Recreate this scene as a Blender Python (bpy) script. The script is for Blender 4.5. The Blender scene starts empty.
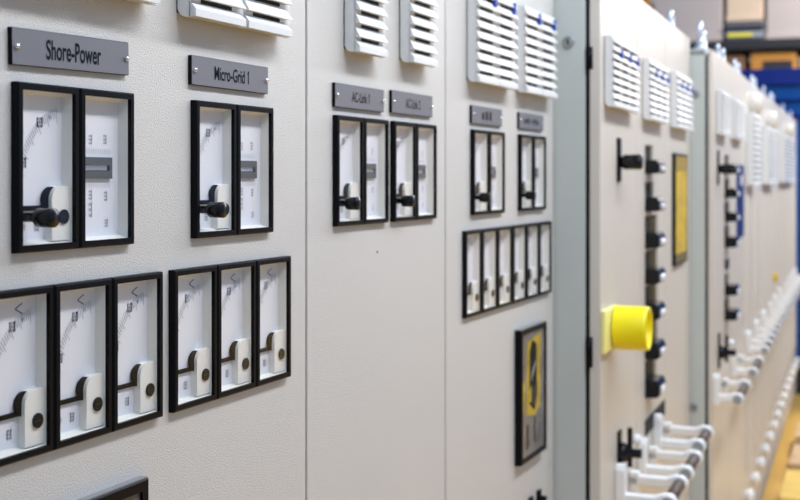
import bpy, bmesh, math, random
from mathutils import Vector, Matrix
random.seed(7)
scene = bpy.context.scene
COL = scene.collection
PI = math.pi

# ------------------------------------------------------------------ camera
F_PX = 1200.0
HOR = 177.0
VP_A, VP_B = 928.0, 862.0
A_ANG = math.atan((VP_A - 400) / F_PX)
B_ANG = math.atan((VP_B - 400) / F_PX)
CAM_H = 1.57
CAM_D = 0.7022
CAM = Vector((CAM_D, 0.0, CAM_H))
FWD = Vector((-math.sin(A_ANG), math.cos(A_ANG), 0))
RGT = Vector((math.cos(A_ANG), math.sin(A_ANG), 0))
UP = Vector((0, 0, 1))

def project(p):
    d = p - CAM
    z = d.dot(FWD)
    return 400 + F_PX * d.dot(RGT) / z, HOR - F_PX * d.z / z

class Frame:
    """A vertical front plane: s runs along the row, n points out to the aisle, z up."""
    def __init__(self, origin, yaw):
        self.o = Vector(origin); self.yaw = yaw
        self.S = Vector((math.sin(-yaw), math.cos(yaw), 0))
        self.N = Vector((math.cos(yaw), math.sin(yaw), 0))
        self.rot = PI / 2 + yaw
    def world(self, s, n, z):
        return self.o + self.S * s + self.N * n + UP * z
    def at(self, u, v, n=0.0):
        """(s, z) where the photo's pixel meets the plane at n."""
        d = FWD + RGT * ((u - 400) / F_PX) + UP * ((HOR - v) / F_PX)
        t = (n - (CAM - self.o).dot(self.N)) / d.dot(self.N)
        p = CAM + d * t
        return (p - self.o).dot(self.S), p.z
    def s_at(self, u, n=0.0):
        return self.at(u, HOR, n)[0]
    def n_for(self, u, s):
        lo, hi = -0.3, 0.5
        for _ in range(60):
            m = (lo + hi) / 2
            if project(self.world(s, m, CAM_H))[0] < u: lo = m
            else: hi = m
        return lo

cd = bpy.data.cameras.new('camera'); cam = bpy.data.objects.new('camera', cd); COL.objects.link(cam)
cam.location = CAM; cam.rotation_euler = (PI / 2, 0, A_ANG)
cd.sensor_width = 36; cd.lens = 36 * F_PX / 800; cd.shift_y = -(250 - HOR) / 800
cd.clip_start = 0.02
cd.dof.use_dof = True; cd.dof.focus_distance = 1.22; cd.dof.aperture_fstop = 0.054 / 0.0074
scene.camera = cam

# ------------------------------------------------------------------ materials
def new_mat(name):
    m = bpy.data.materials.new(name); m.use_nodes = True
    return m, m.node_tree, m.node_tree.nodes['Principled BSDF']

def mat(name, col, rough=0.5, metal=0.0, bump=0.0, bscale=200.0, var=0.0, vscale=8.0, spec=0.5, coat=0.0):
    m, nt, b = new_mat(name)
    b.inputs['Base Color'].default_value = (*col, 1)
    b.inputs['Roughness'].default_value = rough
    b.inputs['Metallic'].default_value = metal
    b.inputs['Specular IOR Level'].default_value = spec
    b.inputs['Coat Weight'].default_value = coat
    if var > 0 or bump > 0:
        tc = nt.nodes.new('ShaderNodeTexCoord')
    if var > 0:
        n = nt.nodes.new('ShaderNodeTexNoise'); n.inputs['Scale'].default_value = vscale; n.inputs['Detail'].default_value = 5
        nt.links.new(tc.outputs['Object'], n.inputs['Vector'])
        r = nt.nodes.new('ShaderNodeValToRGB')
        r.color_ramp.elements[0].position = 0.3; r.color_ramp.elements[1].position = 0.7
        r.color_ramp.elements[0].color = (*[c * (1 - var) for c in col], 1)
        r.color_ramp.elements[1].color = (*[min(1, c * (1 + var)) for c in col], 1)
        nt.links.new(n.outputs['Fac'], r.inputs['Fac']); nt.links.new(r.outputs['Color'], b.inputs['Base Color'])
    if bump > 0:
        n = nt.nodes.new('ShaderNodeTexNoise'); n.inputs['Scale'].default_value = bscale; n.inputs['Detail'].default_value = 2
        nt.links.new(tc.outputs['Object'], n.inputs['Vector'])
        bp = nt.nodes.new('ShaderNodeBump'); bp.inputs['Strength'].default_value = bump; bp.inputs['Distance'].default_value = 0.001
        nt.links.new(n.outputs['Fac'], bp.inputs['Height']); nt.links.new(bp.outputs['Normal'], b.inputs['Normal'])
    return m

M = {}
M['enamel'] = mat('grey_powder_coat', (0.60, 0.578, 0.542), 0.42, bump=0.9, bscale=620, var=0.012, vscale=4)
M['enamel_far'] = mat('grey_smooth_coat', (0.60, 0.555, 0.485), 0.4, var=0.015, vscale=3)
M['side'] = mat('grey_side_shaded', (0.50, 0.535, 0.505), 0.45, var=0.01)  # door grey with the end faces' cool shade painted into the colour
M['gasket'] = mat('black_gasket', (0.012, 0.014, 0.016), 0.7, spec=0.15)
M['black'] = mat('black_plastic', (0.004, 0.004, 0.005), 0.4, spec=0.1)
M['gloss_black'] = mat('glossy_black', (0.005, 0.005, 0.006), 0.2, spec=0.3)
M['dark'] = mat('dark_slot', (0.006, 0.006, 0.008), 0.8)
M['white'] = mat('white_plastic', (0.80, 0.80, 0.80), 0.35)
M['vent'] = mat('pale_vent_plastic', (0.70, 0.705, 0.70), 0.4)
M['case'] = mat('white_meter_case', (0.72, 0.70, 0.64), 0.5)
M['cover'] = mat('cream_cover', (0.80, 0.77, 0.70), 0.4)
M['dial'] = mat('white_dial_card', (0.76, 0.75, 0.77), 0.6)
M['print'] = mat('dial_print', (0.10, 0.10, 0.13), 0.7)
M['print_pale'] = mat('dial_print_pale', (0.42, 0.42, 0.46), 0.7)
M['plate'] = mat('grey_engraving_laminate', (0.165, 0.165, 0.185), 0.45, bump=0.08, bscale=900)
M['steel'] = mat('bright_steel', (0.75, 0.76, 0.78), 0.25, metal=1.0)
M['zinc'] = mat('zinc_steel', (0.70, 0.74, 0.80), 0.35, metal=0.6)
M['lock'] = mat('dull_lock_metal', (0.30, 0.32, 0.32), 0.4, metal=0.3)
M['blue'] = mat('blue_plastic', (0.03, 0.07, 0.42), 0.4)
M['blue_sheet'] = mat('blue_sheet', (0.008, 0.035, 0.17), 0.6, spec=0.15)
M['olive'] = mat('olive_brown_breaker', (0.13, 0.10, 0.035), 0.5)
M['yellow'] = mat('yellow_plastic', (0.88, 0.74, 0.0), 0.35)
M['pale_yellow'] = mat('pale_yellow_slab', (0.86, 0.80, 0.28), 0.4)
M['amber'] = mat('amber_sheet', (0.62, 0.42, 0.01), 0.35, var=0.25, vscale=25)
M['mustard'] = mat('mustard_yellow', (0.45, 0.31, 0.015), 0.35, var=0.3, vscale=40)
M['amber_dark'] = mat('amber_dark_band', (0.36, 0.24, 0.02), 0.35)
M['bar'] = mat('brown_handrail', (0.085, 0.055, 0.042), 0.45, var=0.1, vscale=30, spec=0.25)
M['rail_white'] = mat('white_handrail_enamel', (0.82, 0.82, 0.80), 0.35)
M['cap'] = mat('grey_end_cap', (0.30, 0.32, 0.33), 0.5)
M['screen'] = mat('grey_screen', (0.10, 0.10, 0.11), 0.12)
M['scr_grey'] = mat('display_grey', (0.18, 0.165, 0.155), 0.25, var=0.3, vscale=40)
M['top_sheen_grey'] = mat('top_sheen_grey', (0.22, 0.22, 0.22), 0.35)
M['bezel_grey'] = mat('bezel_grey', (0.10, 0.10, 0.10), 0.35)
M['cont'] = mat('container_blue', (0.004, 0.085, 0.33), 0.55, var=0.08, vscale=2, spec=0.2)
M['cont_dark'] = mat('container_navy', (0.008, 0.025, 0.20), 0.5, spec=0.2)
M['beige'] = mat('beige_board', (0.50, 0.42, 0.375), 0.7, var=0.03, vscale=2)
M['tan'] = mat('tan_board', (0.70, 0.52, 0.36), 0.7, var=0.04, vscale=3)
M['orange'] = mat('rack_orange', (0.52, 0.22, 0.03), 0.5, var=0.1, vscale=4)
M['rust'] = mat('brown_crate', (0.20, 0.10, 0.04), 0.7, var=0.2, vscale=5)
M['iron'] = mat('dark_iron', (0.025, 0.022, 0.022), 0.5)
M['grey_case'] = mat('grey_machine_case', (0.16, 0.155, 0.17), 0.5)
M['wood'] = mat('pallet_wood', (0.60, 0.40, 0.22), 0.7, var=0.15, vscale=6)
M['wood_yellow'] = mat('yellow_plywood', (0.85, 0.56, 0.13), 0.6, var=0.1, vscale=4)
M['floor'] = mat('worn_tan_floor', (0.66, 0.39, 0.09), 0.55, var=0.15, vscale=1.5)
M['wall'] = mat('hall_wall', (0.50, 0.44, 0.40), 0.8, var=0.03, vscale=1)

def glass_mat():
    m = bpy.data.materials.new('clear_pane'); m.use_nodes = True
    nt = m.node_tree; nt.nodes.clear()
    out = nt.nodes.new('ShaderNodeOutputMaterial'); mix = nt.nodes.new('ShaderNodeMixShader')
    tr = nt.nodes.new('ShaderNodeBsdfTransparent'); gl = nt.nodes.new('ShaderNodeBsdfGlossy')
    gl.inputs['Roughness'].default_value = 0.03
    fr = nt.nodes.new('ShaderNodeFresnel'); fr.inputs['IOR'].default_value = 1.35
    ge = nt.nodes.new('ShaderNodeNewGeometry'); ma = nt.nodes.new('ShaderNodeMath'); ma.operation = 'SUBTRACT'; ma.use_clamp = True
    # the reflection belongs to the outer face; the back face of the pane only lets light out
    nt.links.new(fr.outputs[0], ma.inputs[0]); nt.links.new(ge.outputs['Backfacing'], ma.inputs[1])
    nt.links.new(ma.outputs[0], mix.inputs[0]); nt.links.new(tr.outputs[0], mix.inputs[1]); nt.links.new(gl.outputs[0], mix.inputs[2])
    nt.links.new(mix.outputs[0], out.inputs[0])
    return m
M['glass'] = glass_mat()

# ------------------------------------------------------------------ mesh builder, local coordinates (s, n, z)
class MB:
    def __init__(self): self.v = []; self.f = []; self.m = []; self.mats = []; self.sm = []
    def mi(self, m):
        if m not in self.mats: self.mats.append(m)
        return self.mats.index(m)
    def add(self, verts, faces, m, smooth=False):
        o = len(self.v); self.v += verts; k = self.mi(m)
        for f in faces: self.f.append([i + o for i in f]); self.m.append(k); self.sm.append(smooth)
        return self
    def box(self, s0, s1, n0, n1, z0, z1, m):
        V = [(s, n, z) for s in (s0, s1) for n in (n0, n1) for z in (z0, z1)]
        return self.add(V, [(0, 1, 3, 2), (4, 6, 7, 5), (0, 4, 5, 1), (2, 3, 7, 6), (0, 2, 6, 4), (1, 5, 7, 3)], m)
    def quad(self, pts, m): return self.add(list(pts), [tuple(range(len(pts)))], m)
    def rect(self, s0, s1, z0, z1, n, m):
        return self.quad([(s0, n, z0), (s1, n, z0), (s1, n, z1), (s0, n, z1)], m)
    def prism(self, prof, a0, a1, axis, m, smooth=False):
        """extrude a 2-D outline along axis: 's' outline (n,z); 'n' outline (s,z); 'z' outline (s,n)."""
        def P(p, a):
            return {'s': (a, p[0], p[1]), 'n': (p[0], a, p[1]), 'z': (p[0], p[1], a)}[axis]
        k = len(prof)
        V = [P(p, a0) for p in prof] + [P(p, a1) for p in prof]
        self.add(V, [(i, (i + 1) % k, k + (i + 1) % k, k + i) for i in range(k)], m, smooth)
        o = len(self.v) - 2 * k
        for f in (tuple(range(k - 1, -1, -1)), tuple(range(k, 2 * k))):
            self.f.append([i + o for i in f]); self.m.append(self.mi(m)); self.sm.append(False)
        return self
    def cyl(self, c, r, a0, a1, axis, m, seg=24, r1=None):
        r1 = r if r1 is None else r1
        def P(t, rr, a):
            x, y = c[0] + rr * math.cos(t), c[1] + rr * math.sin(t)
            return {'s': (a, x, y), 'n': (x, a, y), 'z': (x, y, a)}[axis]
        V = [P(2 * PI * i / seg, r, a0) for i in range(seg)] + [P(2 * PI * i / seg, r1, a1) for i in range(seg)]
        self.add(V, [(i, (i + 1) % seg, seg + (i + 1) % seg, seg + i) for i in range(seg)], m, True)
        o = len(self.v) - 2 * seg
        for f in (list(range(seg - 1, -1, -1)), list(range(seg, 2 * seg))):
            self.f.append([i + o for i in f]); self.m.append(self.mi(m)); self.sm.append(False)
        return self
    def lathe(self, c, prof, axis, m, seg=24):
        """prof: list of (radius, a) along axis."""
        def P(t, rr, a):
            x, y = c[0] + rr * math.cos(t), c[1] + rr * math.sin(t)
            return {'s': (a, x, y), 'n': (x, a, y), 'z': (x, y, a)}[axis]
        k = len(prof)
        V = [P(2 * PI * i / seg, max(r, 1e-5), a) for r, a in prof for i in range(seg)]
        F = [(j * seg + i, j * seg + (i + 1) % seg, (j + 1) * seg + (i + 1) % seg, (j + 1) * seg + i) for j in range(k - 1) for i in range(seg)]
        self.add(V, F, m, True)
        return self
    def torus(self, c, R, r, m, seg=20, sub=8):
        """ring standing in the (s,z) plane."""
        V = []
        for i in range(seg):
            t = 2 * PI * i / seg
            for j in range(sub):
                q = 2 * PI * j / sub
                rr = R + r * math.cos(q)
                V.append((c[0] + rr * math.cos(t), c[1] + r * math.sin(q), c[2] + rr * math.sin(t)))
        F = [(i * sub + j, ((i + 1) % seg) * sub + j, ((i + 1) % seg) * sub + (j + 1) % sub, i * sub + (j + 1) % sub) for i in range(seg) for j in range(sub)]
        return self.add(V, F, m, True)
    def mesh(self, name):
        me = bpy.data.meshes.new(name)
        me.from_pydata([(s, -n, z) for s, n, z in self.v], [], self.f)
        for m in self.mats: me.materials.append(M[m])
        for p, k, sm in zip(me.polygons, self.m, self.sm): p.material_index = k; p.use_smooth = sm
        bm = bmesh.new(); bm.from_mesh(me); bmesh.ops.recalc_face_normals(bm, faces=bm.faces); bm.to_mesh(me); bm.free()
        me.update()
        return me
    def build(self, name, parent=None, loc=(0, 0, 0), bevel=0.0, segs=2, label=None):
        return put(name, self.mesh(name), parent, loc, bevel, segs, label)

def put(name, me, parent=None, loc=(0, 0, 0), bevel=0.0, segs=2, label=None):
    o = bpy.data.objects.new(name, me); COL.objects.link(o)
    if parent is not None: o.parent = parent
    o.location = (loc[0], -loc[1], loc[2])
    if bevel > 0:
        b = o.modifiers.new('edge', 'BEVEL'); b.width = bevel; b.segments = segs; b.limit_method = 'ANGLE'; b.angle_limit = math.radians(40)
        b.harden_normals = False
    if label: o['label'] = label
    return o

def empty(name, frame, s, n, z=0.0):
    o = bpy.data.objects.new(name, None); COL.objects.link(o)
    o.empty_display_size = 0.1
    o.location = frame.world(s, n, z); o.rotation_euler = (0, 0, frame.rot)
    return o

def tag(o, label, cat, group=None, kind=None):
    if label: o['label'] = label
    if cat: o['category'] = cat
    if group: o['group'] = group
    if kind: o['kind'] = kind
    return o

def text_mesh(body, height, width, matname, rot=0.0, weight=0.0, depth=0.0004):
    """lettering, centred on its origin, standing in the (s,z) plane, fitted to width x height."""
    c = bpy.data.curves.new('lettering', 'FONT'); c.body = body; c.extrude = 0.0; c.offset = weight
    o = bpy.data.objects.new('lettering', c); COL.objects.link(o)
    dg = bpy.context.evaluated_depsgraph_get()
    me = bpy.data.meshes.new_from_object(o.evaluated_get(dg))
    bpy.data.objects.remove(o); bpy.data.curves.remove(c)
    xs = [v.co.x for v in me.vertices]; ys = [v.co.y for v in me.vertices]
    cx, cy = (min(xs) + max(xs)) / 2, (min(ys) + max(ys)) / 2
    kx, ky = width / (max(xs) - min(xs)), height / (max(ys) - min(ys))
    if body.endswith('1'):
        bm = bmesh.new(); bm.from_mesh(me)
        xm, ym = max(xs), max(ys); sw = (ym - min(ys)) * 0.10; H_ = ym - min(ys)
        vs = [bm.verts.new((a, b, 0)) for a, b in ((xm - sw * 0.5, ym), (xm - sw * 0.5, ym - 0.13 * H_), (xm - 0.30 * H_, ym - 0.30 * H_), (xm - 0.30 * H_, ym - 0.19 * H_))]
        bm.faces.new(vs); bm.to_mesh(me); bm.free()
    cr, sr = math.cos(rot), math.sin(rot)
    for v in me.vertices:
        x, y = (v.co.x - cx) * kx, (v.co.y - cy) * ky
        v.co = (x * cr - y * sr, 0, x * sr + y * cr)
    me.materials.clear(); me.materials.append(M[matname])
    return me

# ------------------------------------------------------------------ frames of the two rows
FA = Frame((0, 0, 0), 0.0)
sA = [FA.s_at(306.5), FA.s_at(445.5), FA.s_at(553.5)]
sA0 = sA[0] - 0.80
TOP = 2.0
FB = Frame((0, sA[2] + 0.004, 0), A_ANG - B_ANG)
nB_body = FB.n_for(585, 0); nB_d0 = FB.n_for(589.5, 0); nB = FB.n_for(600, 0)
sB = [0.0, FB.s_at(636.5, nB), FB.s_at(665, nB), FB.s_at(690, nB)]
sC0 = sB[3] + 0.004
nC_body = FB.n_for(705, sC0); nC_d0 = FB.n_for(708, sC0); nC = FB.n_for(712, sC0)
sC = [sC0] + [FB.s_at(u, nC) for u in (730, 745, 760.5, 777.5, 796)]
print('A', sA, 'B', sB, nB, 'C', sC, nC)

# ------------------------------------------------------------------ cabinet
def grid_sheet(mb, s0, s1, z0, z1, n0, n1, holes, m, m_side=None):
    """a sheet-metal door s0..s1 x z0..z1, thickness n0..n1, with rectangular cut-outs (s0,s1,z0,z1)."""
    m_side = m_side or m
    S = sorted({s0, s1, *[h[0] for h in holes], *[h[1] for h in holes]})
    Z = sorted({z0, z1, *[h[2] for h in holes], *[h[3] for h in holes]})
    def solid(a, b):
        if a < 0 or b < 0 or a >= len(S) - 1 or b >= len(Z) - 1: return False
        cs, cz = (S[a] + S[a + 1]) / 2, (Z[b] + Z[b + 1]) / 2
        return not any(h[0] < cs < h[1] and h[2] < cz < h[3] for h in holes)
    idx = {}
    V = []; Fc = []
    def vid(a, b, n):
        k = (a, b, n)
        if k not in idx: idx[k] = len(V); V.append((S[a], n, Z[b]))
        return idx[k]
    for a in range(len(S) - 1):
        for b in range(len(Z) - 1):
            if not solid(a, b): continue
            for n in (n0, n1): Fc.append((vid(a, b, n), vid(a + 1, b, n), vid(a + 1, b + 1, n), vid(a, b + 1, n)))
            if not solid(a - 1, b): Fc.append((vid(a, b, n0), vid(a, b, n1), vid(a, b + 1, n1), vid(a, b + 1, n0)))
            if not solid(a + 1, b): Fc.append((vid(a + 1, b, n0), vid(a + 1, b, n1), vid(a + 1, b + 1, n1), vid(a + 1, b + 1, n0)))
            if not solid(a, b - 1): Fc.append((vid(a, b, n0), vid(a, b, n1), vid(a + 1, b, n1), vid(a + 1, b, n0)))
            if not solid(a, b + 1): Fc.append((vid(a, b + 1, n0), vid(a, b + 1, n1), vid(a + 1, b + 1, n1), vid(a + 1, b + 1, n0)))
    mb.add(V, Fc, m)

class Cabinet:
    def __init__(self, frame, s0, s1, n_front, n_door, n_body, label, group, enamel='enamel', top=TOP, depth=0.6, gap=0.0022, trim=0.0):
        self.trim = trim; self.f = frame; self.s0 = s0; self.n = n_front; self.holes = []; self.args = (s0, s1, n_front, n_door, n_body, enamel, top, depth, gap)
        self.root = tag(empty('switchgear_cabinet', frame, s0, n_front), label, 'electrical cabinet', group)
    def L(self, s, n, z): return (s - self.s0, n - self.n, z)
    def hole(self, s0, s1, z0, z1): self.holes.append((s0 - self.s0, s1 - self.s0, z0, z1))
    def finish(self, gasket=True):
        s0, s1, nf, nd, nb, en, top, depth, gap = self.args
        w = s1 - s0
        b = MB()
        wb = w - self.trim
        b.box(0.0005, wb - 0.0005, nb - nf - depth, nb - nf, 0.08, top - 0.004, 'side')
        b.box(0.01, wb - 0.01, nb - nf - depth + 0.02, nb - nf - 0.03, 0.0, 0.08, 'gasket')
        b.box(0.0005, wb - 0.0005, nb - nf - depth - 0.004, nb - nf + 0.002, top - 0.022, top, 'side')
        b.build('body', self.root, bevel=0.002)
        if gasket:
            g = MB(); g.box(0.010, w - 0.010, nb - nf, nd - nf - 0.0, 0.10, top - 0.03, 'gasket'); 
            # cut clear of the instruments: only a rim, so keep it a frame
            g = MB()
            for (a, bb, c, d) in ((0.006, 0.024, 0.10, top - 0.03), (w - 0.024, w - 0.006, 0.10, top - 0.03)):
                g.box(a, bb, nb - nf, nd - nf, c, d, 'gasket')
            for (c, d) in ((0.10, 0.118), (top - 0.048, top - 0.03)):
                g.box(0.024, w - 0.024, nb - nf, nd - nf, c, d, 'gasket')
            g.build('gasket', self.root)
        d = MB(); grid_sheet(d, gap, w - gap, 0.09, top - 0.004, nd - nf, 0.0, self.holes, en)
        self.door = d.build('door', self.root, bevel=0.0012, segs=2)

# ------------------------------------------------------------------ instruments (meshes made once, objects copied)
MW, MH = 0.0, 0.144
uL = FA.s_at(12.0, 0.0); uR = FA.s_at(272.5, 0.007)
PAIR_W = FA.s_at(135.5, 0.007) - FA.s_at(11.0, 0.0)
MW = PAIR_W / 2
print('meter width', MW)
BN = 0.0075        # bezel stands proud of the door
BD = -0.0058       # dial card sits behind the door
BW = 0.0062        # bezel width
def ring(mb, w, h, bw, n0, n1, m, inner_n=None):
    inner_n = n0 if inner_n is None else inner_n
    o = [(0, 0), (w, 0), (w, h), (0, h)]; i = [(bw, bw), (w - bw, bw), (w - bw, h - bw), (bw, h - bw)]
    c = 0.0016
    oc = [(c, c), (w - c, c), (w - c, h - c), (c, h - c)]
    V = [(x, n0, z) for x, z in o] + [(x, n1 - c, z) for x, z in o] + [(x, n1, z) for x, z in oc] + [(x, n1, z) for x, z in i] + [(x, inner_n, z) for x, z in i]
    Fc = []
    for k in range(4):
        for L_ in range(4):
            a, b = L_ * 4 + k, L_ * 4 + (k + 1) % 4
            Fc.append((a, b, b + 4, a + 4))
    mb.add(V, Fc, m)

def meter_meshes():
    R = {}
    w, h = MW - 0.0012, MH
    mb = MB(); ring(mb, w, h, BW, 0.0, BN, 'black', 0.002)
    R['bezel'] = mb.mesh('meter')
    # white tray that holds the dial card
    mb = MB(); x0, x1, z0, z1 = BW, w - BW, BW, h - BW
    t = 0.003
    mb.quad([(x0, 0.0035, z0), (x1, 0.0035, z0), (x1 - t, BD, z0 + t), (x0 + t, BD, z0 + t)], 'case')
    mb.quad([(x1, 0.0035, z0), (x1, 0.0035, z1), (x1 - t, BD, z1 - t), (x1 - t, BD, z0 + t)], 'case')
    mb.quad([(x0, 0.0035, z1), (x1, 0.0035, z1), (x1 - t, BD, z1 - t), (x0 + t, BD, z1 - t)], 'case')
    mb.quad([(x0, 0.0035, z0), (x0, 0.0035, z1), (x0 + t, BD, z1 - t), (x0 + t, BD, z0 + t)], 'case')
    mb.box(x0 + 0.0005, x1 - 0.0005, BD - 0.004, BD - 0.001, z0 + 0.0005, z1 - 0.0005, 'case')
    R['case'] = mb.mesh('case')
    mb = MB(); mb.box(x0 + 0.0005, x1 - 0.0005, 0.0048, 0.0058, z0 + 0.0005, z1 - 0.0005, 'glass'); R['glass'] = mb.mesh('glass_pane')
    X0, X1, Z0, Z1 = x0 + t, x1 - t, z0 + t, z1 - t
    nd = BD + 0.0003
    # quadrant dial: pivot low at the right, ticks on an arc running from left up to the top
    def quad_dial(sign=True):
        mb = MB(); mb.box(X0, X1, BD - 0.001, BD, Z0, Z1, 'dial')
        pv = (X1, h * 0.27); rx, rz = (X1 - X0) * 0.99, h * 0.60
        for k in range(31):
            t_ = math.radians(172 - k * 2.5); L_ = 1.0 if k % 5 else 1.0
            c, s_ = math.cos(t_), math.sin(t_); e = 0.10 if k % 5 else 0.15
            p0 = (pv[0] + c * rx * (1 - e), pv[1] + s_ * rz * (1 - e)); p1 = (pv[0] + c * rx, pv[1] + s_ * rz)
            dx, dz = p1[0] - p0[0], p1[1] - p0[1]; q_ = math.hypot(dx, dz); q = (-dz / q_ * 0.00042, dx / q_ * 0.00042)
            mb.quad([(p0[0] - q[0], nd, p0[1] - q[1]), (p0[0] + q[0], nd, p0[1] + q[1]), (p1[0] + q[0], nd, p1[1] + q[1]), (p1[0] - q[0], nd, p1[1] - q[1])], 'print_pale')
        def blob(x, z, bw, bh, m='print_pale', n=3):
            for q in range(n):
                mb.rect(x, x + bw, z + q * bh / n, z + (q + 0.72) * bh / n, nd, m)
            mb.rect(x, x + bw * 0.2, z, z + bh * 0.9, nd, m); mb.rect(x + bw * 0.75, x + bw, z, z + bh * 0.9, nd, m)
        blob(X0 + 0.029, h * 0.745, 0.0075, 0.0095)
        blob(X0 + 0.0085, h * 0.50, 0.007, 0.0095)
        blob(X0 + 0.0105, h * 0.13, 0.0035, 0.005, n=2); blob(X0 + 0.026, h * 0.12, 0.0055, 0.009, n=3)
        # a capital V lying on its side and its small square
        vx, vz = X0 + 0.036, h * 0.875
        for sgn in ((-1, 1) if sign else ()):
            mb.quad([(vx, nd, vz - 0.0006), (vx, nd, vz + 0.0006), (vx + 0.009, nd, vz + 0.0006 + sgn * 0.0045), (vx + 0.009, nd, vz - 0.0006 + sgn * 0.0045)], 'print')
        mb.rect(vx + 0.008, vx + 0.0115, h * 0.80, h * 0.82, nd, 'print_pale')
        return mb.mesh('dial')
    R['dial'] = quad_dial(); R['kdial'] = quad_dial(False)
    # frequency dial: two rows of ticks either side of a dark double bar
    mb = MB(); mb.box(X0, X1, BD - 0.001, BD, Z0, Z1, 'dial')
    xe = X0 + (X1 - X0) * 0.80
    for zc in (h * 0.537, h * 0.458):
        for k in range(15):
            x = X0 + 0.0015 + k * (xe - X0 - 0.003) / 14
            mb.rect(x, x + 0.0006, zc + (0.008 if zc > h / 2 else -0.012), zc + (0.013 if zc > h / 2 else -0.008), nd, 'print_pale')
    for (x, z, hh) in ((X0 + 0.018, h * 0.655, 0.010), (xe - 0.010, h * 0.66, 0.010), (X0 + 0.018, h * 0.30, 0.010), (xe - 0.009, h * 0.29, 0.010), (X0 + 0.018, h * 0.19, 0.015), (xe - 0.008, h * 0.12, 0.008)):
        for q in range(3): mb.rect(x, x + 0.0045, z + q * hh / 3, z + (q + 0.55) * hh / 3, nd, 'print_pale')
        mb.rect(x + 0.0036, x + 0.0046, z, z + hh * 0.9, nd, 'print_pale')
    R['fdial'] = mb.mesh('dial')
    mb = MB()
    for z in (h * 0.520, h * 0.434): mb.box(X0, xe, BD, BD + 0.003, z, z + 0.0075, 'bezel_grey')
    mb.box(xe - 0.004, xe, BD, BD + 0.003, h * 0.434 + 0.0075, h * 0.520, 'bezel_grey')
    mb.box(X0, xe - 0.004, BD, BD + 0.0015, h * 0.465 + 0.004, h * 0.520 - 0.004, 'white')
    R['fbar'] = mb.mesh('indicator_bar')
    # white pivot cover: a quarter-rounded block, with the dark pivot disc behind it
    cx0, cx1, cz0, cz1 = w * 0.61, X1 + 0.0024, Z0 - 0.001, h * 0.39
    r = 0.012
    prof = [(cx0, cz0), (cx1, cz0), (cx1, cz1)] + [(cx0 + r - r * math.sin(a), cz1 - r + r * math.cos(a)) for a in [i * PI / 16 for i in range(9)]]
    mb = MB(); mb.prism(prof, BD, 0.0020, 'n', 'cover'); R['cover'] = mb.mesh('pivot_cover')
    mb = MB(); mb.cyl((cx0 + 0.004, cz1 - 0.0115), 0.0108, BD + 0.001, BD + 0.004, 'n', 'black', 32); R['disc'] = mb.mesh('pivot_disc')
    mb = MB(); mb.cyl((cx0 + 0.0150, cz0 + 0.0208), 0.0064, 0.0018, 0.0036, 'n', 'gloss_black', 24)
    mb.box(cx0 + 0.0095, cx0 + 0.0205, 0.0038, 0.0041, cz0 + 0.0201, cz0 + 0.0215, 'dark'); R['screw'] = mb.mesh('zero_screw')
    mb = MB(); mb.box(X0, cx0 + 0.002, BD + 0.0012, BD + 0.0024, cz1 - 0.0212, cz1 - 0.0168, 'black'); R['pointer'] = mb.mesh('pointer')
    # black push knob on a thin stem
    mb = MB(); c = (w * 0.26, h * 0.205)
    mb.lathe(c, [(0.0, BD), (0.0040, BD), (0.0040, 0.0105), (0.0078, 0.0108), (0.0083, 0.0118), (0.0083, 0.0272), (0.0078, 0.0279), (0.0, 0.0281)], 'n', 'gloss_black', 28)
    R['knob'] = mb.mesh('knob')
    return R
MM = meter_meshes()

def add_meter(cab, s, z, kind, label):
    """s: left edge, z: bottom edge of the bezel."""
    bz = put('meter', MM['bezel'], cab.root, cab.L(s, cab.n, z), label=label)
    def sub(name, key, label=None): return put(name, MM[key], bz, label=label)
    sub('case', 'case', 'white inner case')
    if kind == 'frequency':
        sub('dial', 'fdial', 'white dial card with two rows of ticks'); sub('indicator_bar', 'fbar', 'dark double bar across the dial')
    else:
        sub('dial', 'kdial' if kind == 'knob' else 'dial', 'white dial card'); sub('pivot_disc', 'disc'); sub('pointer', 'pointer')
        sub('pivot_cover', 'cover', 'white pivot cover with rounded corner')
        sub('zero_screw', 'screw')
    if kind == 'knob': sub('knob', 'knob', 'glossy black knob standing out of the meter')
    sub('glass_pane', 'glass', 'clear glass pane')
    cab.hole(s + BW * 0.7, s + MW - 0.0012 - BW * 0.7, z + BW * 0.7, z + MH - BW * 0.7)
    return bz

def nameplate(cab, s0, s1, z0, z1, body, tw, th, label):
    w, h = s1 - s0, z1 - z0
    mb = MB(); mb.box(0, w, 0, 0.0042, 0, h, 'black'); mb.box(0.0004, w - 0.0004, 0.0042, 0.0046, 0.0004, h - 0.0004, 'plate')
    p = mb.build('nameplate', cab.root, cab.L(s0, cab.n, z0), label=label)
    if body and body[0] == '~':
        t = MB(); k = int(body[1:]); tw0 = tw / k
        for j in range(k):
            if j == k // 2 and k > 4: t.rect(-tw / 2 + j * tw0, -tw / 2 + (j + 0.8) * tw0, -0.0006, 0.0006, 0, 'black'); continue
            t.rect(-tw / 2 + j * tw0, -tw / 2 + (j + 0.55) * tw0, -th / 2, th * (0.5 if j % 3 else 0.3), 0, 'black')
        t.build('lettering', p, (w / 2, 0.0049, h * 0.5), label='small black lettering')
    elif body:
        t = text_mesh(body, th, tw, 'gloss_black', weight=0.014)
        put('lettering', t, p, (w / 2, 0.0049, h * 0.5), label='black lettering')
    for x in (0.0055, w - 0.0045):
        sc = MB(); sc.lathe((x, h * 0.5), [(0.0026, 0.0046), (0.0026, 0.0058), (0.0018, 0.0072), (0.0, 0.0076)], 'n', 'steel', 16)
        sc.build('screw', p, label='small steel screw')
    return p

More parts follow.
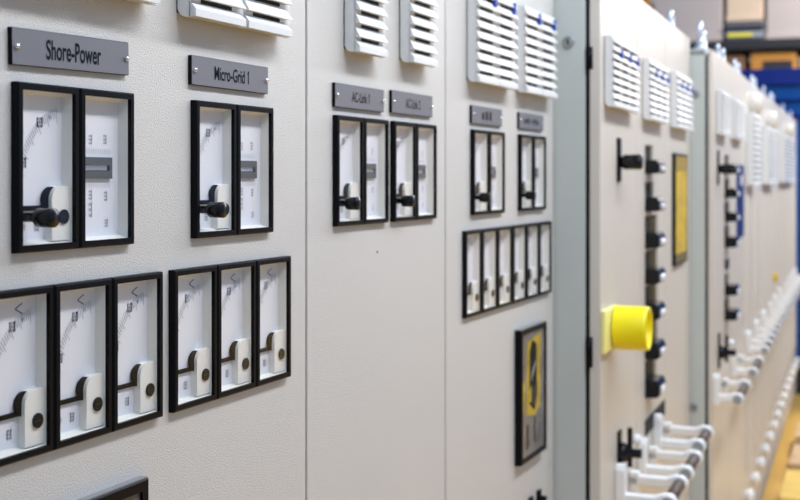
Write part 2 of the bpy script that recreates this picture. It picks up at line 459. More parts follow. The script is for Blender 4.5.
def vent(cab, s0, s1, z0, z1, ncol, rows, depth=0.017, blue_row=None, label=None, gutter=0.004, open_=0.0, inset=0.20):
    """moulded louvre block: side walls, columns of hooded slats over dark slots."""
    w, h = s1 - s0, z1 - z0
    mb = MB()
    r = 0.010
    g = 0.0018
    prof = [(g, r)] + [(g + r - r * math.cos(a), r - r * math.sin(a)) for a in [i * PI / 12 for i in range(1, 7)]] + [(depth, 0), (depth, h), (g, h)]
    mb.prism(prof, 0, w, 's', 'vent')
    mb.box(0.0008, w - 0.002, 0, g, 0.0045, h - 0.002, 'dark')  # dark sheet painting the shadow line in the gap behind the block
    pitch = h / rows
    cw = (w - gutter * ncol) / ncol
    lip = min(0.007, pitch * 0.45)
    clips = []
    for c in range(ncol):
        x0 = c * (cw + gutter); x1 = x0 + cw
        for k in range(rows):
            zb = k * pitch; zt = zb + pitch
            if k == 0:
                P = [(depth - 0.001, zb), (depth + lip, zb), (depth + lip, zb + pitch * 0.42), (depth, zb + pitch * 0.86), (depth - 0.001, zb + pitch * 0.86)]
            else:
                P = [(depth - 0.001, zb + pitch * 0.08), (depth + lip, zb + pitch * 0.06), (depth + lip, zb + pitch * 0.12), (depth, zb + pitch * (0.84 - open_)), (depth - 0.001, zb + pitch * (0.84 - open_))]
            # taper the ends of the hood so the sides read as a wave
            k_ = len(P); dx = cw * 0.07
            V = [(x0, n, z) for n, z in P] + [(x1 - (dx if n <= depth else 0), n, z) for n, z in P]
            mb.add(V, [(i, (i + 1) % k_, k_ + (i + 1) % k_, k_ + i) for i in range(k_)] + [tuple(range(k_)), tuple(range(k_, 2 * k_))], 'vent')
            if k > 0:
                m0 = zb - pitch * (0.155 + open_); m1 = zb + pitch * 0.085
                hh = (m1 - m0)
                if blue_row is not None and k == blue_row: m0 -= pitch * 0.38
                mb.box(x0 + cw * inset, x1 - cw * inset, depth, depth + 0.0008, m0, m1, 'dark')
                if blue_row is not None and k == blue_row: clips.append((x1 - cw * 0.18 - min(0.006, cw * 0.3), x1 - cw * 0.18, m0 - pitch * 0.05, m1 + pitch * 0.45))
    v = mb.build('vent', cab.root, cab.L(s0, cab.n, z0), label=label)
    for (a, b, c0, c1) in clips:
        q = MB(); q.box(a, b, depth + 0.0008, depth + lip + 0.002, c0, c1, 'blue'); q.build('clip', v, label='blue plastic clip')
    return v

def eye_bolt(cab, s, n, top, scale=1.0):
    mb = MB(); k = scale
    mb.cyl((0, 0), 0.015 * k, 0, 0.008 * k, 'z', 'zinc', 6); mb.cyl((0, 0), 0.008 * k, 0.008 * k, 0.028 * k, 'z', 'zinc', 12)
    mb.torus((0, 0, 0.045 * k), 0.017 * k, 0.006 * k, 'zinc')
    return mb.build('lifting_eye', cab.root, cab.L(s, n, top), label='bright zinc lifting eye')

def display(cab, s0, s1, z0, z1, depth, border, label, shapes=False):
    w, h = s1 - s0, z1 - z0
    mb = MB(); ring(mb, w, h, border, 0.0, depth, 'black', depth - 0.004)
    mb.box(0.001, w - 0.001, 0.0, depth - 0.006, 0.001, h - 0.001, 'bezel_grey')
    mb.box(0.001, w - 0.001, 0.0, depth - 0.0015, h, h + 0.0012, 'top_sheen_grey')  # lamp sheen on the bezel's top face, painted as a lighter grey strip
    d = mb.build('display_panel', cab.root, cab.L(s0, cab.n, z0), label=label)
    sc = MB(); b = border
    x0, x1, y0, y1 = b - 0.0005, w - b + 0.0005, b - 0.0005, h - b + 0.0005
    sc.box(x0, x1, depth - 0.006, depth - 0.003, y0, y1, 'scr_grey' if shapes else 'screen')
    n = depth - 0.0028
    if shapes:  # flat mustard, black and grey polygons laid over the screen face
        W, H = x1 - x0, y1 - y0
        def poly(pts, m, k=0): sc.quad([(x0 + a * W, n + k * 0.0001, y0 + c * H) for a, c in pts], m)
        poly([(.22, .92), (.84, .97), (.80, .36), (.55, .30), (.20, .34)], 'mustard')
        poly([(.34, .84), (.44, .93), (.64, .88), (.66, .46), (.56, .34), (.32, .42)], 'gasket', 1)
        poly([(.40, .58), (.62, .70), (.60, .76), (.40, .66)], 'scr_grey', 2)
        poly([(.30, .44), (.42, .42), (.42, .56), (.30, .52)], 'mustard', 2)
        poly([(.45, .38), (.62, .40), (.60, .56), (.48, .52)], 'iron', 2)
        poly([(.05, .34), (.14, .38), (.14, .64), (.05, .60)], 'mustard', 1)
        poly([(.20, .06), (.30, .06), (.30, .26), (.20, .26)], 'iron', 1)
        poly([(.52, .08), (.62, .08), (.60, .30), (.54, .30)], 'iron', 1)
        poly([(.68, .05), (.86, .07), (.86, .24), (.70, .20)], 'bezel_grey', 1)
    sc.build('screen', d, label='display face with yellow and black shapes' if shapes else 'grey screen')
    return d

# ================================================================== ROW A
cabA1 = Cabinet(FA, sA0, sA[0], 0.0, -0.020, -0.030, 'light grey cabinet with the Shore-Power and Micro-Grid 1 nameplates on its door', 'grey cabinets of the meter row')
cabA2 = Cabinet(FA, sA[0], sA[1], 0.0, -0.020, -0.030, 'light grey cabinet with the AC-Link 1 and AC-Link 2 nameplates over two meter pairs', 'grey cabinets of the meter row')
cabA3 = Cabinet(FA, sA[1], sA[2], 0.0, -0.020, -0.030, 'light grey cabinet with six narrow meters in a row above a yellow and black display', 'grey cabinets of the meter row', trim=0.035)

def plate_px(cab, u0, u1, vt, vb, body, tw, th, label):
    s0, zt = cab.f.at(u0, vt, cab.n); _, zb = cab.f.at(u0, vb, cab.n)
    s1 = cab.f.s_at(u1, cab.n + 0.0045)
    return nameplate(cab, s0, s1, zb, zt, body, tw * (s1 - s0), th * (zt - zb), label)
plate_px(cabA1, 8, 129, 27, 64.5, 'Shore-Power', 0.47, 0.56, 'grey nameplate lettered Shore-Power').rotation_euler = (0, -0.02, 0)
plate_px(cabA1, 188, 268, 55, 84.5, 'Micro-Grid 1', 0.45, 0.48, 'grey nameplate lettered Micro-Grid 1')
plate_px(cabA2, 332, 384, 82.5, 106.5, 'AC-Link 1', 0.36, 0.44, 'grey nameplate lettered AC-Link 1')
plate_px(cabA2, 389, 432.5, 90, 112.5, 'AC-Link 2', 0.36, 0.44, 'grey nameplate lettered AC-Link 2')
plate_px(cabA3, 469.5, 502, 105, 123, '~3', 0.36, 0.5, 'grey nameplate over the first tall meter pair')
plate_px(cabA3, 517, 543.5, 112, 128, '~7', 0.62, 0.36, 'grey nameplate over the second tall meter pair')

def zat(u, v): return FA.at(u, v)[1]
Z_UP = zat(11.0, 253.5)                    # bottom of the upper meter pairs
Z_LOW = zat(53.0, 448.5)                   # bottom of the rows of three
print('z upper', Z_UP, 'lower', Z_LOW, 'h', zat(11, 81) - Z_UP, zat(53, 281) - Z_LOW)
for cab, u, nm in ((cabA1, 11.0, 'Shore-Power'), (cabA1, 190.5, 'Micro-Grid 1'), (cabA2, 332.5, 'AC-Link 1'), (cabA2, 390.0, 'AC-Link 2'), (cabA3, 470.0, 'first grey'), (cabA3, 517.5, 'second grey')):
    s = FA.s_at(u)
    add_meter(cab, s, Z_UP, 'knob', 'black-framed meter with protruding black knob below the %s nameplate' % nm)
    add_meter(cab, s + MW, Z_UP, 'frequency', 'black-framed meter with dark double bar below the %s nameplate' % nm)
sm = FA.s_at(164.6, BN) - 2 * MW
for k, w_ in ((-1, 'first'), (0, 'second'), (1, 'third')):
    add_meter(cabA1, sm + k * MW, Z_LOW, 'plain', '%s black-framed meter of the three below the Shore-Power pair' % w_)
sm = (FA.s_at(169.5) + FA.s_at(290, BN) - 3 * MW) / 2 + 0.0018
for k, w_ in ((0, 'first'), (1, 'second'), (2, 'third')):
    add_meter(cabA1, sm + k * MW, Z_LOW, 'plain', '%s black-framed meter of the three below the Micro-Grid 1 pair' % w_)
Z_SIX = zat(462, 318.5)
s6 = FA.s_at(462); e6 = FA.s_at(550.5, 0.0075)
w6 = (e6 - s6) / 6
print('six pitch', w6, 'z', Z_SIX)
for k in range(6):
    add_meter(cabA3, s6 + k * MW + (0.004 if k > 2 else 0), Z_SIX, 'plain', 'narrow black-framed meter, %s of the row of six' % ('first', 'second', 'third', 'fourth', 'fifth', 'sixth')[k])

# vents of row A: all end at one height
def vent_px(cab, u0, u1, vb, h, ncol, rows, depth=0.017, **kw):
    s0, zb = cab.f.at(u0, vb, cab.n); s1 = min(cab.f.s_at(u1, cab.n + depth), cab.args[1] - 0.003)
    return vent(cab, s0, s1, zb, zb + h, ncol, rows, depth, **kw)
VH = 0.018 * 9
vent_px(cabA1, -14, 158, -28, VH, 2, 9, gutter=0.006, label='white louvred vent above the Shore-Power plate')
vent_px(cabA1, 176, 290, 17, VH, 2, 9, gutter=0.006, label='white louvred vent above the Micro-Grid 1 plate')
vent_px(cabA2, 343.5, 385, 52, VH, 1, 9, label='white louvred vent above the AC-Link 1 plate')
vent_px(cabA2, 399, 435, 62.5, VH, 1, 9, label='white louvred vent above the AC-Link 2 plate')
vent_px(cabA3, 466.5, 515.5, 82, VH, 2, 9, blue_row=8, label='white louvred vent with blue clips nearer the AC-Link cabinet')
vent_px(cabA3, 515.5, 555, 92.5, VH, 2, 9, blue_row=8, label='white louvred vent with blue clips next to the grey side panel')

# displays
def disp_px(cab, u0, u1, vt, vb, depth, border, label, shapes=False):
    s0, zt = cab.f.at(u0, vt, cab.n); _, zb = cab.f.at(u0, vb, cab.n)
    s1 = cab.f.s_at(u1, cab.n + depth)
    return display(cab, s0, s1, zb, zt, depth, border, label, shapes)
disp_px(cabA3, 514.5, 547, 330.5, 466, 0.014, 0.009, 'black-framed display with yellow and black shapes', True)
s1d, ztd = FA.at(149.5, 477.5, 0.010)
display(cabA1, s1d - 0.26, s1d, ztd - 0.20, ztd, 0.010, 0.011, 'black-framed grey screen at the bottom of the Shore-Power door')
# pair of small black switches near the bottom of cabinet three
for u, vt in ((529.5, 497), (537.5, 490)):
    s, z = FA.at(u, vt)
    mb = MB(); mb.box(-0.009, 0.009, 0, 0.006, -0.045, 0.0, 'black'); mb.box(-0.005, 0.005, 0.006, 0.018, -0.035, -0.010, 'gloss_black')
    mb.build('toggle_switch', cabA3.root, cabA3.L(s, 0, z), bevel=0.001, label='small black toggle switch near the door bottom')
# tiny dark screw between the seam and the meters of cabinet two
s, z = FA.at(377, 252); mb = MB(); mb.cyl((0, 0), 0.0012, 0, 0.001, 'n', 'black', 10); mb.build('screw', cabA2.root, cabA2.L(s, 0, z))
for c in (cabA1, cabA2, cabA3): c.finish(gasket=False)

# ================================================================== ROW B and C
def rail(cab, s0, length, z=0.890, reach=0.118, near_flange=True):
    """handrail section: brown bar carried by two white brackets with wall flanges."""
    mb = MB(); mb.cyl((reach, 0), 0.0135, 0.012, length - 0.012, 's', 'bar', 20)
    o = mb.build('handrail', cab.root, cab.L(s0 - 0.0, cab.n, z), label='brown handrail bar')
    for x, cap in ((0.012, -1), (length - 0.012, 1)):
        b = MB()
        r = 0.0185; t = 0.0115
        prof = [(0.0, -t), (reach - r, -t)] + [(reach + r * math.sin(a), -r * math.cos(a)) for a in [i * PI / 12 for i in range(0, 13)]] + [(reach - r * 0.6, r), (reach - 1.6 * r, t), (0.0, t)]
        b.prism(prof, x - 0.012, x + 0.012, 's', 'rail_white')
        fl = [(-0.014, -0.022), (0.014, -0.022), (0.014, 0.062), (0.008, 0.074), (-0.008, 0.074), (-0.014, 0.062)] if cap < 0 else [(-0.012, -0.03), (0.012, -0.03), (0.012, 0.02), (-0.012, 0.02)]
        if cap > 0 or near_flange: b.prism([(x + a, c) for a, c in fl], 0.0, 0.022, 'n', 'rail_white')
        bo = b.build('bracket', o, bevel=0.004, segs=3, label='white handrail bracket')
        c = MB(); e = x + cap * 0.012
        c.cyl((reach, 0), 0.0135, min(e, e + cap * 0.003), max(e, e + cap * 0.003), 's', 'cap', 20); c.build('end_cap', o, label='grey end cap')
    return o

def breaker(cab, s, zt, zb, w, label, tip=0.035):
    """breaker face in a door cut-out with ribs and a black toggle near the bottom."""
    h = zt - zb
    cab.hole(s, s + w, zb, zt)
    mb = MB(); mb.box(0.0002, w - 0.0002, -0.020, -0.006, 0.0002, h - 0.0002, 'olive')
    for k in range(3): mb.box(w * (0.18 + 0.28 * k), w * (0.18 + 0.28 * k) + w * 0.08, -0.006, -0.0035, h * 0.04, h * 0.96, 'dark')
    o = mb.build('breaker', cab.root, cab.L(s, cab.n, zb), label=label)
    k = MB(); hz = h * 0.50
    prof = [(-0.006, 0.0), (tip * 0.80, h * 0.02), (tip, h * 0.08), (tip * 0.98, hz * 0.72), (tip * 0.80, hz * 0.97), (-0.006, hz)]
    k.prism(prof, 0.008, 0.108, 's', 'gloss_black')
    k.build('toggle', o, bevel=0.002, label='black toggle')
    q = MB(); q.prism([(tip * 0.985, h * 0.10), (tip + 0.003, h * 0.13), (tip + 0.003, hz * 0.50), (tip * 0.97, hz * 0.60)], 0.030, 0.085, 's', 'white')
    q.build('toggle_tip', o, label='white toggle tip')
    return o

def rotary(cab, s, z, h, label, reach=0.055, rad=0.020, lever=False):
    mb = MB(); mb.box(-0.016, 0.016, 0, 0.005, -h * 0.45, h * 0.55, 'black')
    o = mb.build('rotary_switch', cab.root, cab.L(s, cab.n, z), bevel=0.001, label=label)
    k = MB()
    if lever:
        k.lathe((0, 0), [(0.0, 0.005), (0.022, 0.005), (0.020, 0.018), (0.010, 0.022), (0.010, reach), (0.0, reach)], 'n', 'gloss_black', 20)
        k.box(-0.005, 0.005, 0.020, 0.030, -0.03, 0.055, 'gloss_black')
        b = MB(); b.lathe((0.0, 0.030), [(0.0, 0.030), (0.008, 0.031), (0.012, 0.038), (0.010, 0.046), (0.0, 0.050)], 'n', 'white', 16); b.build('button', o, label='white button')
    else:
        k.lathe((0, 0), [(0.0, 0.005), (rad * 0.8, 0.005), (rad * 0.8, 0.012), (rad, 0.014), (rad, reach - 0.003), (rad * 0.9, reach), (0.0, reach)], 'n', 'gloss_black', 24)
    k.build('knob', o)
    return o

def px(cab, u, v, n=0.0): return cab.f.at(u, v, cab.n + n)

cabB1 = Cabinet(FB, sB[0], sB[1], nB, nB_d0, nB_body, 'cream-grey cabinet with the large yellow cylinder and black switches on its door', 'cabinets of the breaker row', 'enamel_far')
cabB2 = Cabinet(FB, sB[1], sB[2], nB, nB_d0, nB_body, 'cabinet with a column of seven black breaker toggles beside the yellow cylinder', 'cabinets of the breaker row', 'enamel_far')
cabB3 = Cabinet(FB, sB[2], sB[3], nB, nB_d0, nB_body, 'cabinet with a tall yellow panel in a black frame on its door', 'cabinets of the breaker row', 'enamel_far')

for cab, u0, u1, vb, vt, lab in ((cabB1, 604, 637.5, 106.5, 35, 'white louvred vent above the black switch'), (cabB2, 642, 667.5, 119.5, 58, 'white louvred vent above the breaker column'), (cabB3, 670, 691.5, 127.5, 71, 'white louvred vent above the yellow panel')):
    s0, zb = px(cab, u0, vb); _, zt = px(cab, u0, vt); s1 = px(cab, u1, 0, 0.017)[0]
    vent(cab, s0, min(s1, cab.args[1] - 0.004), zb, zt, 3, 9, 0.017, blue_row=7, gutter=0.004, label=lab)

s, z = px(cabB1, 618, 162); rotary(cabB1, s, z, 0.095, 'black rotary switch above the yellow cylinder', 0.052, 0.0165)
s, z = px(cabB1, 618.5, 452); rotary(cabB1, s, z, 0.085, 'black switch with lever and white button below the yellow cylinder', 0.050, lever=True)
# yellow cylinder
s, z = px(cabB1, 610, 327); s0 = 0.004
r = 0.046
mb = MB(); mb.box(s0 - s, 0.034, 0.0, 0.010, -r * 0.96, r * 0.96, 'pale_yellow')  # flat pale yellow slab from the door edge to behind the collar
yo = mb.build('emergency_stop', cabB1.root, cabB1.L(s, nB, z), bevel=0.003, label='yellow emergency stop collar with pale yellow slab behind it')
mb = MB(); mb.lathe((0.0, 0.0), [(r, 0.012), (r, 0.076), (r * 0.97, 0.082), (r * 0.86, 0.082), (r * 0.84, 0.078), (r * 0.82, 0.030), (0.0, 0.030)], 'n', 'yellow', 40)
mb.build('collar', yo, label='bright yellow cylindrical collar')

names = ['topmost', 'second', 'third', 'fourth', 'fifth', 'sixth', 'lowest']
for k, (vt, vb, w) in enumerate(((145, 174, .125), (182, 212, .125), (216.5, 249, .20), (252, 285, .20), (287, 321, .20), (325, 360.5, .20), (362, 399, .17))):
    s, zt = px(cabB2, 645, vt); _, zb = px(cabB2, 645, vb)
    breaker(cabB2, s, zt, zb, w, '%s breaker of the column, black toggle with white tip' % names[k], 0.034)
s0, z0 = px(cabB2, 645, 436); _, z1 = px(cabB2, 645, 421); s1 = px(cabB2, 664, 0)[0]
mb = MB(); mb.box(0, s1 - s0, 0, 0.003, 0, z1 - z0, 'dark'); mb.build('slot_plate', cabB2.root, cabB2.L(s0, nB, z0), label='black slot plate below the breakers')
# yellow panel
s0, zt = px(cabB3, 672, 153); _, zb = px(cabB3, 672, 266.5); s1 = px(cabB3, 687.5, 0, 0.01)[0]
w, h = s1 - s0, zt - zb
mb = MB(); ring(mb, w, h, 0.006, 0, 0.010, 'black', 0.006); o = mb.build('status_panel', cabB3.root, cabB3.L(s0, nB, zb), label='tall yellow panel in black frame')
mb = MB(); mb.box(0.004, w - 0.004, 0.002, 0.0085, 0.004, h - 0.004, 'amber'); mb.rect(0.006, w - 0.006, h * 0.84, h - 0.006, 0.0088, 'amber_dark'); mb.rect(0.006, w - 0.006, 0.006, h * 0.10, 0.0088, 'olive')
mb.build('sheet', o, label='yellow sheet with darker bands')

# side lock and hinges on the end of the B row
s_, z_ = 0, 0
def side_fit(cab, u, v, r, m='lock'):
    """a quarter-turn lock on the cabinet's end face (facing along -s)."""
    s0 = cab.args[0]; n = FB.n_for(u, s0)
    p = FB.world(s0, n, CAM_H); zz = CAM_H + (HOR - v) * (p - CAM).dot(FWD) / F_PX
    mb = MB(); mb.lathe((n - cab.n, 0), [(0.0, -0.004), (r * 0.55, -0.004), (r * 0.6, -0.0025), (r * 0.62, -0.0045), (r, -0.004), (r * 1.05, 0.0)], 's', m, 20)
    o = mb.build('lock', cab.root, (0, 0, zz), label='round metal lock on the grey end panel')
    q = MB(); q.box(-0.0048, -0.0038, n - cab.n - r * 0.12, n - cab.n + r * 0.12, -r * 0.45, r * 0.45, 'dark'); q.build('key_slot', o)
side_fit(cabB1, 568.5, 42, 0.012)
for v, hh in ((58, 0.045), (352, 0.06)):
    n = nB_body + 0.006; p = FB.world(0, n, CAM_H); zz = CAM_H + (HOR - v) * (p - CAM).dot(FWD) / F_PX
    mb = MB(); mb.cyl((0.001, n + 0.003 - nB), 0.0065, -hh / 2, hh / 2, 'z', 'black', 14); mb.build('hinge', cabB1.root, (0, 0, zz), label='black hinge in the door gap')

# handrails of row B: tip depth gives the sections
def s_for_tip(cab, u, reach): return cab.f.s_at(u, cab.n + reach)
RB = 0.106
rail(cabB2, sB[2] - 0.204, 0.192, z=0.895, reach=0.112)
rail(cabB2, sB[1] + 0.004, 0.186, z=0.880, reach=0.112)
rail(cabB1, sB[1] - 0.265, 0.192, z=0.880, reach=0.112)

# lifting eyes of row B
for u in (671,): 
    s = FB.s_at(u, nB - 0.05); eye_bolt(cabB3, s, nB - 0.05, TOP, 1.2)

# ---- row C
C_TOP = 1.965
C_LAB = ['cabinet with black switches and a column of small black toggles beside a grey end panel', 'cabinet with a tall narrow blue panel on its door under a small vent',
         'cabinet with a tall white vent directly beyond the narrow vented doors', 'cabinet with a tall white vent and a yellow-green button on its door', 'last cabinet of the row with a white vent, beside the blue container']
cabC = []
for k in range(5):
    cabC.append(Cabinet(FB, sC[k], sC[k + 1], nC, nC_d0, nC_body, C_LAB[k], 'cabinets of the far handrail row', 'enamel_far', top=C_TOP))
c1, c2, c3, c4, c5 = cabC
for cab, u0, u1, vt, vb, lab in ((c1, 716, 729.8, 90, 134.5, 'white louvred vent beside the end panel'), (c2, 731, 744.6, 99, 138.5, 'white louvred vent above the blue strip')):
    s0, zt = px(cab, u0, vt); _, zb = px(cab, u0, vb); s1 = min(px(cab, u1, 0, .017)[0], cab.args[1] - 0.004)
    vent(cab, s0, s1, zb, zt, 3, 10, 0.017, open_=0.10, inset=0.04, label=lab)
for cab, u0, u1, vt, vb in ((c3, 746, 760, 112, 185.5), (c4, 761.5, 777, 126, 184), (c5, 778.5, 795.5, 134, 182)):
    s0, zt = px(cab, u0, vt); _, zb = px(cab, u0, vb); s1 = min(px(cab, u1, 0, .03)[0], cab.args[1] - 0.004)
    vent(cab, s0, s1, zb, zt, 3, 12, 0.03, gutter=0.004, open_=0.10, inset=0.04, label='tall white louvred vent')
    mb = MB(); mb.lathe((0, 0), [(0.05, 0.0), (0.05, 0.025), (0.04, 0.04), (0.02, 0.05), (0.0, 0.052)], 'n', 'enamel_far', 24)
    mb.build('round_cover', cab.root, cab.L((s0 + s1) / 2, nC, zt + 0.04), label='white domed round cover above the vent')
# switches and breakers of c1
s, z = px(c1, 717.5, 169); rotary(c1, s, z, 0.11, 'black rotary switch near the vent', 0.055, 0.016)
s, z = px(c1, 718.5, 352); rotary(c1, s, z, 0.11, 'black switch with lever above the handrail', 0.055, lever=True)
for k, (vt, vb) in enumerate(((155, 174), (179, 198), (203, 222), (226, 248), (275, 296), (300, 321))):
    s, zt = px(c1, 724.6, vt); _, zb = px(c1, 724.6, vb)
    breaker(c1, s, zt, zb, 0.15, 'black breaker toggle in the narrow column', 0.04)
s0, zt = px(c1, 725, 260); _, zb = px(c1, 725, 270)
mb = MB(); mb.box(0, 0.09, 0, 0.004, 0, zt - zb, 'black'); mb.build('slot_plate', c1.root, c1.L(s0, nC, zb))
# blue strip
s0, zt = px(c2, 736.5, 165); _, zb = px(c2, 736.5, 238); s1 = px(c2, 740.8, 0)[0]
w, h = s1 - s0, zt - zb
mb = MB(); ring(mb, w, h, 0.02, 0, 0.012, 'blue_sheet', 0.006); o = mb.build('status_panel', c2.root, c2.L(s0, nC, zb), label='tall narrow panel in blue frame')
mb = MB(); mb.box(0.015, w - 0.015, 0.001, 0.008, 0.015, h - 0.015, 'blue_sheet'); mb.box(0.03, w - 0.03, 0.008, 0.009, h * 0.72, h * 0.86, 'white'); mb.build('sheet', o, label='blue sheet with pale block')
# yellow-green button
s, z = px(c4, 771, 277); mb = MB(); mb.lathe((0, 0), [(0.035, 0), (0.035, 0.012), (0.024, 0.014), (0.024, 0.03), (0.0, 0.034)], 'n', 'amber', 20)
mb.build('push_button', c4.root, c4.L(s, nC, z), label='yellow push button')
side_fit(c1, 696, 94, 0.012); side_fit(c1, 694, 407, 0.012)
# vertical door stiffeners that read as seams on the far doors
for cab in (c3, c4, c5):
    s0_, s1_ = cab.args[0], cab.args[1]; W_ = s1_ - s0_; nn = max(2, round(W_ / 0.32))
    for j in range(nn):
        x = W_ * (j + 0.06) / nn
        mb = MB(); mb.prism([(x, 0.0), (x + 0.018, 0.012), (x + 0.055, 0.012), (x + 0.075, 0.0)], 0.42, 1.50, 'z', 'enamel_far')
        mb.build('stiffener', cab.root, (0, 0, 0))
# handrails along row C
for cab in cabC:
    s0_, s1_ = cab.args[0], cab.args[1]; k = max(1, round((s1_ - s0_) / 0.43)); p_ = (s1_ - s0_) / k
    for j in range(k): rail(cab, s0_ + j * p_ + 0.014, p_ * 0.52, reach=0.074)
end = sC[5]
# round white knobs low on row C
s = FB.at(744, 500, nC + 0.02)[0]
while s < end - 0.05:
    cs = [c for c in cabC if c.args[0] <= s < c.args[1]]
    if cs:
        cab = cs[0]
        mb = MB(); mb.lathe((0, 0), [(0.018, 0.0), (0.018, 0.006), (0.026, 0.010), (0.028, 0.020), (0.022, 0.030), (0.010, 0.034), (0.0, 0.035)], 'n', 'rail_white', 20)
        mb.build('round_knob', cab.root, cab.L(s, nC, 0.315), label='round white knob low on the door')
    s += 0.285
# lifting eyes on row C: end corner, then a pair to each cabinet
n_ = FB.n_for(700.5, sC[0] + 0.03); eye_bolt(c1, sC[0] + 0.03, n_, C_TOP, 1.3)
for cab in cabC:
    s0_, s1_ = cab.args[0], cab.args[1]; W_ = s1_ - s0_
    eye_bolt(cab, s0_ + 0.06, nC - 0.03, C_TOP, 0.9)
    if W_ > 0.3: eye_bolt(cab, s1_ - 0.10, nC - 0.03, C_TOP, 0.9)
    if W_ > 1.0: eye_bolt(cab, s0_ + W_ / 2, nC - 0.03, C_TOP, 0.9)
for c in (cabB1, cabB2, cabB3, *cabC): c.finish()

# ================================================================== behind the row
def world_px(u, v, depth):
    d = FWD + RGT * ((u - 400) / F_PX) + UP * ((HOR - v) / F_PX)
    return CAM + d * depth
class WF(Frame):
    """frame facing the camera along the hall (front normal = -row direction)."""
    def __init__(self, origin): 
        super().__init__(origin, A_ANG - B_ANG)
        S, N = self.S.copy(), self.N.copy()
        self.S, self.N = N, -S
        self.rot = A_ANG - B_ANG
endp = FB.world(sC[5], 0, 0)
def back_frame(dist): return WF(FB.world(sC[5] + dist, 0, 0))

# blue container
fc = back_frame(0.35)
sL = fc.s_at(735); _, zt = fc.at(770, 69)
root = tag(empty('shipping_container', fc, sL, 0), 'large blue steel container standing behind the end of the cabinet row', 'container')
zt0 = zt
mb = MB()
W = 2.6
prof = []
x = 0.06
mb.box(0, W, -2.4, -0.03, 0.14, zt - 0.05, 'cont')
while x < W - 0.12:
    mb.prism([(x, -0.03), (x + 0.03, 0.0), (x + 0.11, 0.0), (x + 0.14, -0.03)], 0.20, zt - 0.36, 'z', 'cont'); x += 0.21
mb.build('body', root)
mb = MB(); mb.box(-0.02, W + 0.02, -2.42, 0.02, zt - 0.12, zt, 'cont_dark'); mb.box(0, W, -0.03, 0.012, zt - 0.24, zt - 0.22, 'cont_dark'); mb.box(0, W, -0.03, 0.008, zt - 0.36, zt - 0.33, 'cont_dark'); mb.build('top_rail', root, bevel=0.01, label='navy top rail')
mb = MB(); mb.box(-0.01, W + 0.01, -2.4, 0.01, 0.0, 0.2, 'iron'); mb.build('base_strip', root, bevel=0.01, label='black base strip')  # black box along the container's foot

# pallet rack behind the container
fr = back_frame(3.2)
def fx(u): return fr.s_at(u)
def fz(v): return fr.at(740, v)[1]
sL, sR = fx(641), fx(640) + 4.2
root = tag(empty('pallet_rack', fr, sL, 0), 'orange and black storage rack behind the blue container', 'rack')
beam_t, beam_b = fz(42), fz(49)
for x in (0.03, 2.1, 4.1):
    mb = MB(); mb.box(x - 0.05, x + 0.05, -0.10, 0.0, 0, fz(-60), 'orange'); mb.box(x - 0.05, x + 0.05, -1.1, -1.0, 0, fz(-60), 'orange')
    for k in range(7): mb.box(x - 0.02, x + 0.02, -1.02, -0.08, 0.3 + k * 0.5, 0.34 + k * 0.5, 'orange')
    mb.build('upright', root)
mb = MB(); mb.box(0, 4.15, -0.06, 0.02, beam_b, beam_t, 'iron'); mb.box(0, 4.15, -1.1, -1.02, beam_b, beam_t, 'iron'); mb.build('beam', root, label='black beam')
mb = MB(); mb.box(0, 4.15, -1.1, 0.0, beam_t, beam_t + 0.02, 'iron'); mb.build('shelf', root, label='dark shelf deck')
lowz = fz(78)
mb = MB(); mb.box(0, 4.15, -0.06, 0.02, lowz - 0.12, lowz, 'orange'); mb.box(0, 4.15, -1.1, -1.02, lowz - 0.12, lowz, 'orange'); mb.build('beam', root, label='orange beam')
mb = MB(); mb.box(0, 4.15, -1.1, 0.0, lowz, lowz + 0.02, 'iron'); mb.build('shelf', root, label='dark shelf deck')

def crate(name, u0, u1, z0, z1, m, label, cat, f=None, lidm=None, depth=0.9, group=None, front=-0.03, legs=False):
    s0, s1 = fx(u0), fx(u1); W, H = s1 - s0, z1 - z0
    root = tag(empty(name, fr, s0, front, z0), label, cat, group)
    mb = MB(); mb.box(0, W, -depth, 0, 0.0 if not legs else 0.08, H, m); mb.build('body', root, bevel=0.012)
    mb = MB()
    mb.box(0.0, W, -0.001, 0.014, 0.0, 0.05, m)
    mb.build('batten', root)
    return root, W, H
z0 = beam_t + 0.022
crate('storage_crate', 653, 722, z0, fz(-30), 'beige', 'large beige crate on the black shelf beside the orange upright', 'crate')
crate('storage_crate', 766, 815, z0, fz(-32), 'beige', 'large beige crate on the black shelf above the blue container', 'crate')
zc = fz(21)
root, W, H = crate('machine_case', 724.5, 765, z0, zc, 'grey_case', 'dark grey machine case with yellow front strip on the black shelf', 'case')
mb = MB(); mb.box(0.02, W - 0.02, 0.016, 0.03, 0.02, H * 0.42, 'cap'); mb.box(0.03, W * 0.68, 0.03, 0.036, 0.03, H * 0.34, 'yellow'); mb.build('front_strip', root, label='yellow front strip')
mb = MB(); mb.box(0.0, W, 0.014, 0.03, H * 0.62, H * 0.72, 'black'); mb.build('handle', root)
crate('storage_crate', 726, 763, zc + 0.002, fz(-28), 'tan', 'tan crate standing on the dark grey machine case', 'crate')
zl = lowz + 0.022
root, W, H = crate('wooden_crate', 750, 796, zl, fz(53), 'orange', 'orange wooden crate with dark opening under the black shelf above the container', 'crate')
mb = MB(); mb.box(W * 0.28, W * 0.92, 0.0, 0.006, H * 0.12, H * 0.62, 'iron'); mb.build('opening', root, label='dark opening')
crate('wooden_crate', 712, 744, zl, fz(55), 'rust', 'rusty brown crate under the black shelf beyond the white bolt', 'crate')

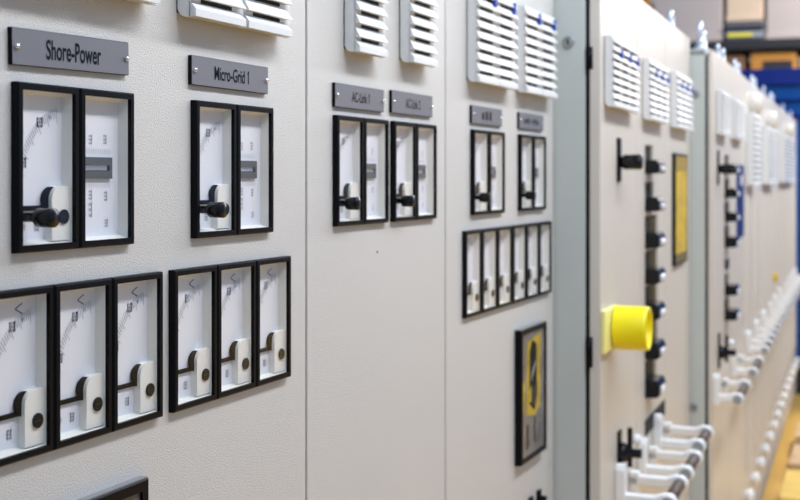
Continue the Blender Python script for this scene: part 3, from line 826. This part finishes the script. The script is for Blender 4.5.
# low pallets and boards on the floor beside row C
def pallet(u0, v0, v1, m, h, label, w=1.0):
    pa = FB.at(790, 400, nC)
    def floor_pt(u, v):
        t = (h - CAM_H) / ((HOR - v) / F_PX); return world_px(u, v, t)
    p0, p1 = floor_pt(u0, v0), floor_pt(u0, v1)
    sa, sb_ = (p0 - FB.o).dot(FB.S), (p1 - FB.o).dot(FB.S)
    n0 = max(nC + 0.08, (p0 - FB.o).dot(FB.N))
    root = tag(empty('wooden_pallet', FB, sa, n0), label, 'pallet')
    L_ = sb_ - sa
    mb = MB()
    k = max(3, int(L_ / 0.13)); pw = L_ / k
    for j in range(k): mb.box(j * pw, (j + 1) * pw - 0.006, 0, w, h - 0.022, h, m)
    mb.build('deck', root)
    for x in (0.0, w / 2 - 0.04, w - 0.09):
        b = MB(); b.box(0, L_, x, x + 0.09, 0.0, h - 0.022, 'wood'); b.build('bearer', root)
pallet(772, 497, 468, 'wood_yellow', 0.12, 'bright yellow low wooden pallet on the floor beside the cabinets')
pallet(783, 463, 443, 'wood', 0.10, 'tan wooden pallet on the floor behind the yellow one')
pallet(790, 436, 421, 'wood', 0.12, 'tan wooden pallet on the floor nearest the blue container')

# ================================================================== setting
def setting(name, mb):
    o = mb.build(name); tag(o, None, None, None, 'structure'); return o
mb = MB(); mb.box(-3, 8, -18, 4, -0.05, 0.0, 'floor'); setting('floor', mb)
fw = back_frame(6.0)
mb = MB(); mb.box(-6, 9, -0.2, 0.0, 0.0, 6.0, 'wall'); w = setting('wall_back', mb)
w.location = fw.world(0, 0, 0); w.rotation_euler = (0, 0, fw.rot)

# ================================================================== light
def area(name, loc, rot, sx, sy, power, col):
    l = bpy.data.lights.new(name, 'AREA'); l.shape = 'RECTANGLE'; l.size = sx; l.size_y = sy; l.energy = power; l.color = col
    o = bpy.data.objects.new(name, l); COL.objects.link(o); o.location = loc; o.rotation_euler = rot
    return o
for k, y in enumerate((2.0, 5.2, 8.4)):
    area('ceiling_lamp', (0.88 - 0.02 * k, y, 2.78), (0, math.radians(20), 0), 0.20, 2.9, 43, (0.92, 0.945, 1.0))
for k, y in enumerate((1.2, 4.2, 7.2)):
    l = bpy.data.lights.new('warm_floor_fill', 'SPOT'); l.energy = 300; l.color = (1.0, 0.86, 0.62); l.spot_size = math.radians(58); l.spot_blend = 0.5; l.shadow_soft_size = 0.2  # added unseen warm spots that tint the floor bounce and lower doors
    o = bpy.data.objects.new('warm_floor_fill', l); COL.objects.link(o); o.location = (1.9, y, 4.4)
area('back_fill', (2.6, 10.2, 5.2), (math.radians(50), 0, math.radians(-5)), 2.5, 1.5, 560, (1.0, 0.95, 0.88))  # added unseen area light that brightens the crates and back wall
wd = bpy.data.worlds.new('hall_light'); scene.world = wd; wd.use_nodes = True
bg = wd.node_tree.nodes['Background']; bg.inputs[0].default_value = (0.38, 0.61, 1.0, 1); bg.inputs[1].default_value = 0.50

scene.view_settings.view_transform = 'Standard'; scene.view_settings.look = 'None'
scene.view_settings.gamma = 1.0; scene.view_settings.exposure = 0.20
scene.view_settings.use_curve_mapping = False
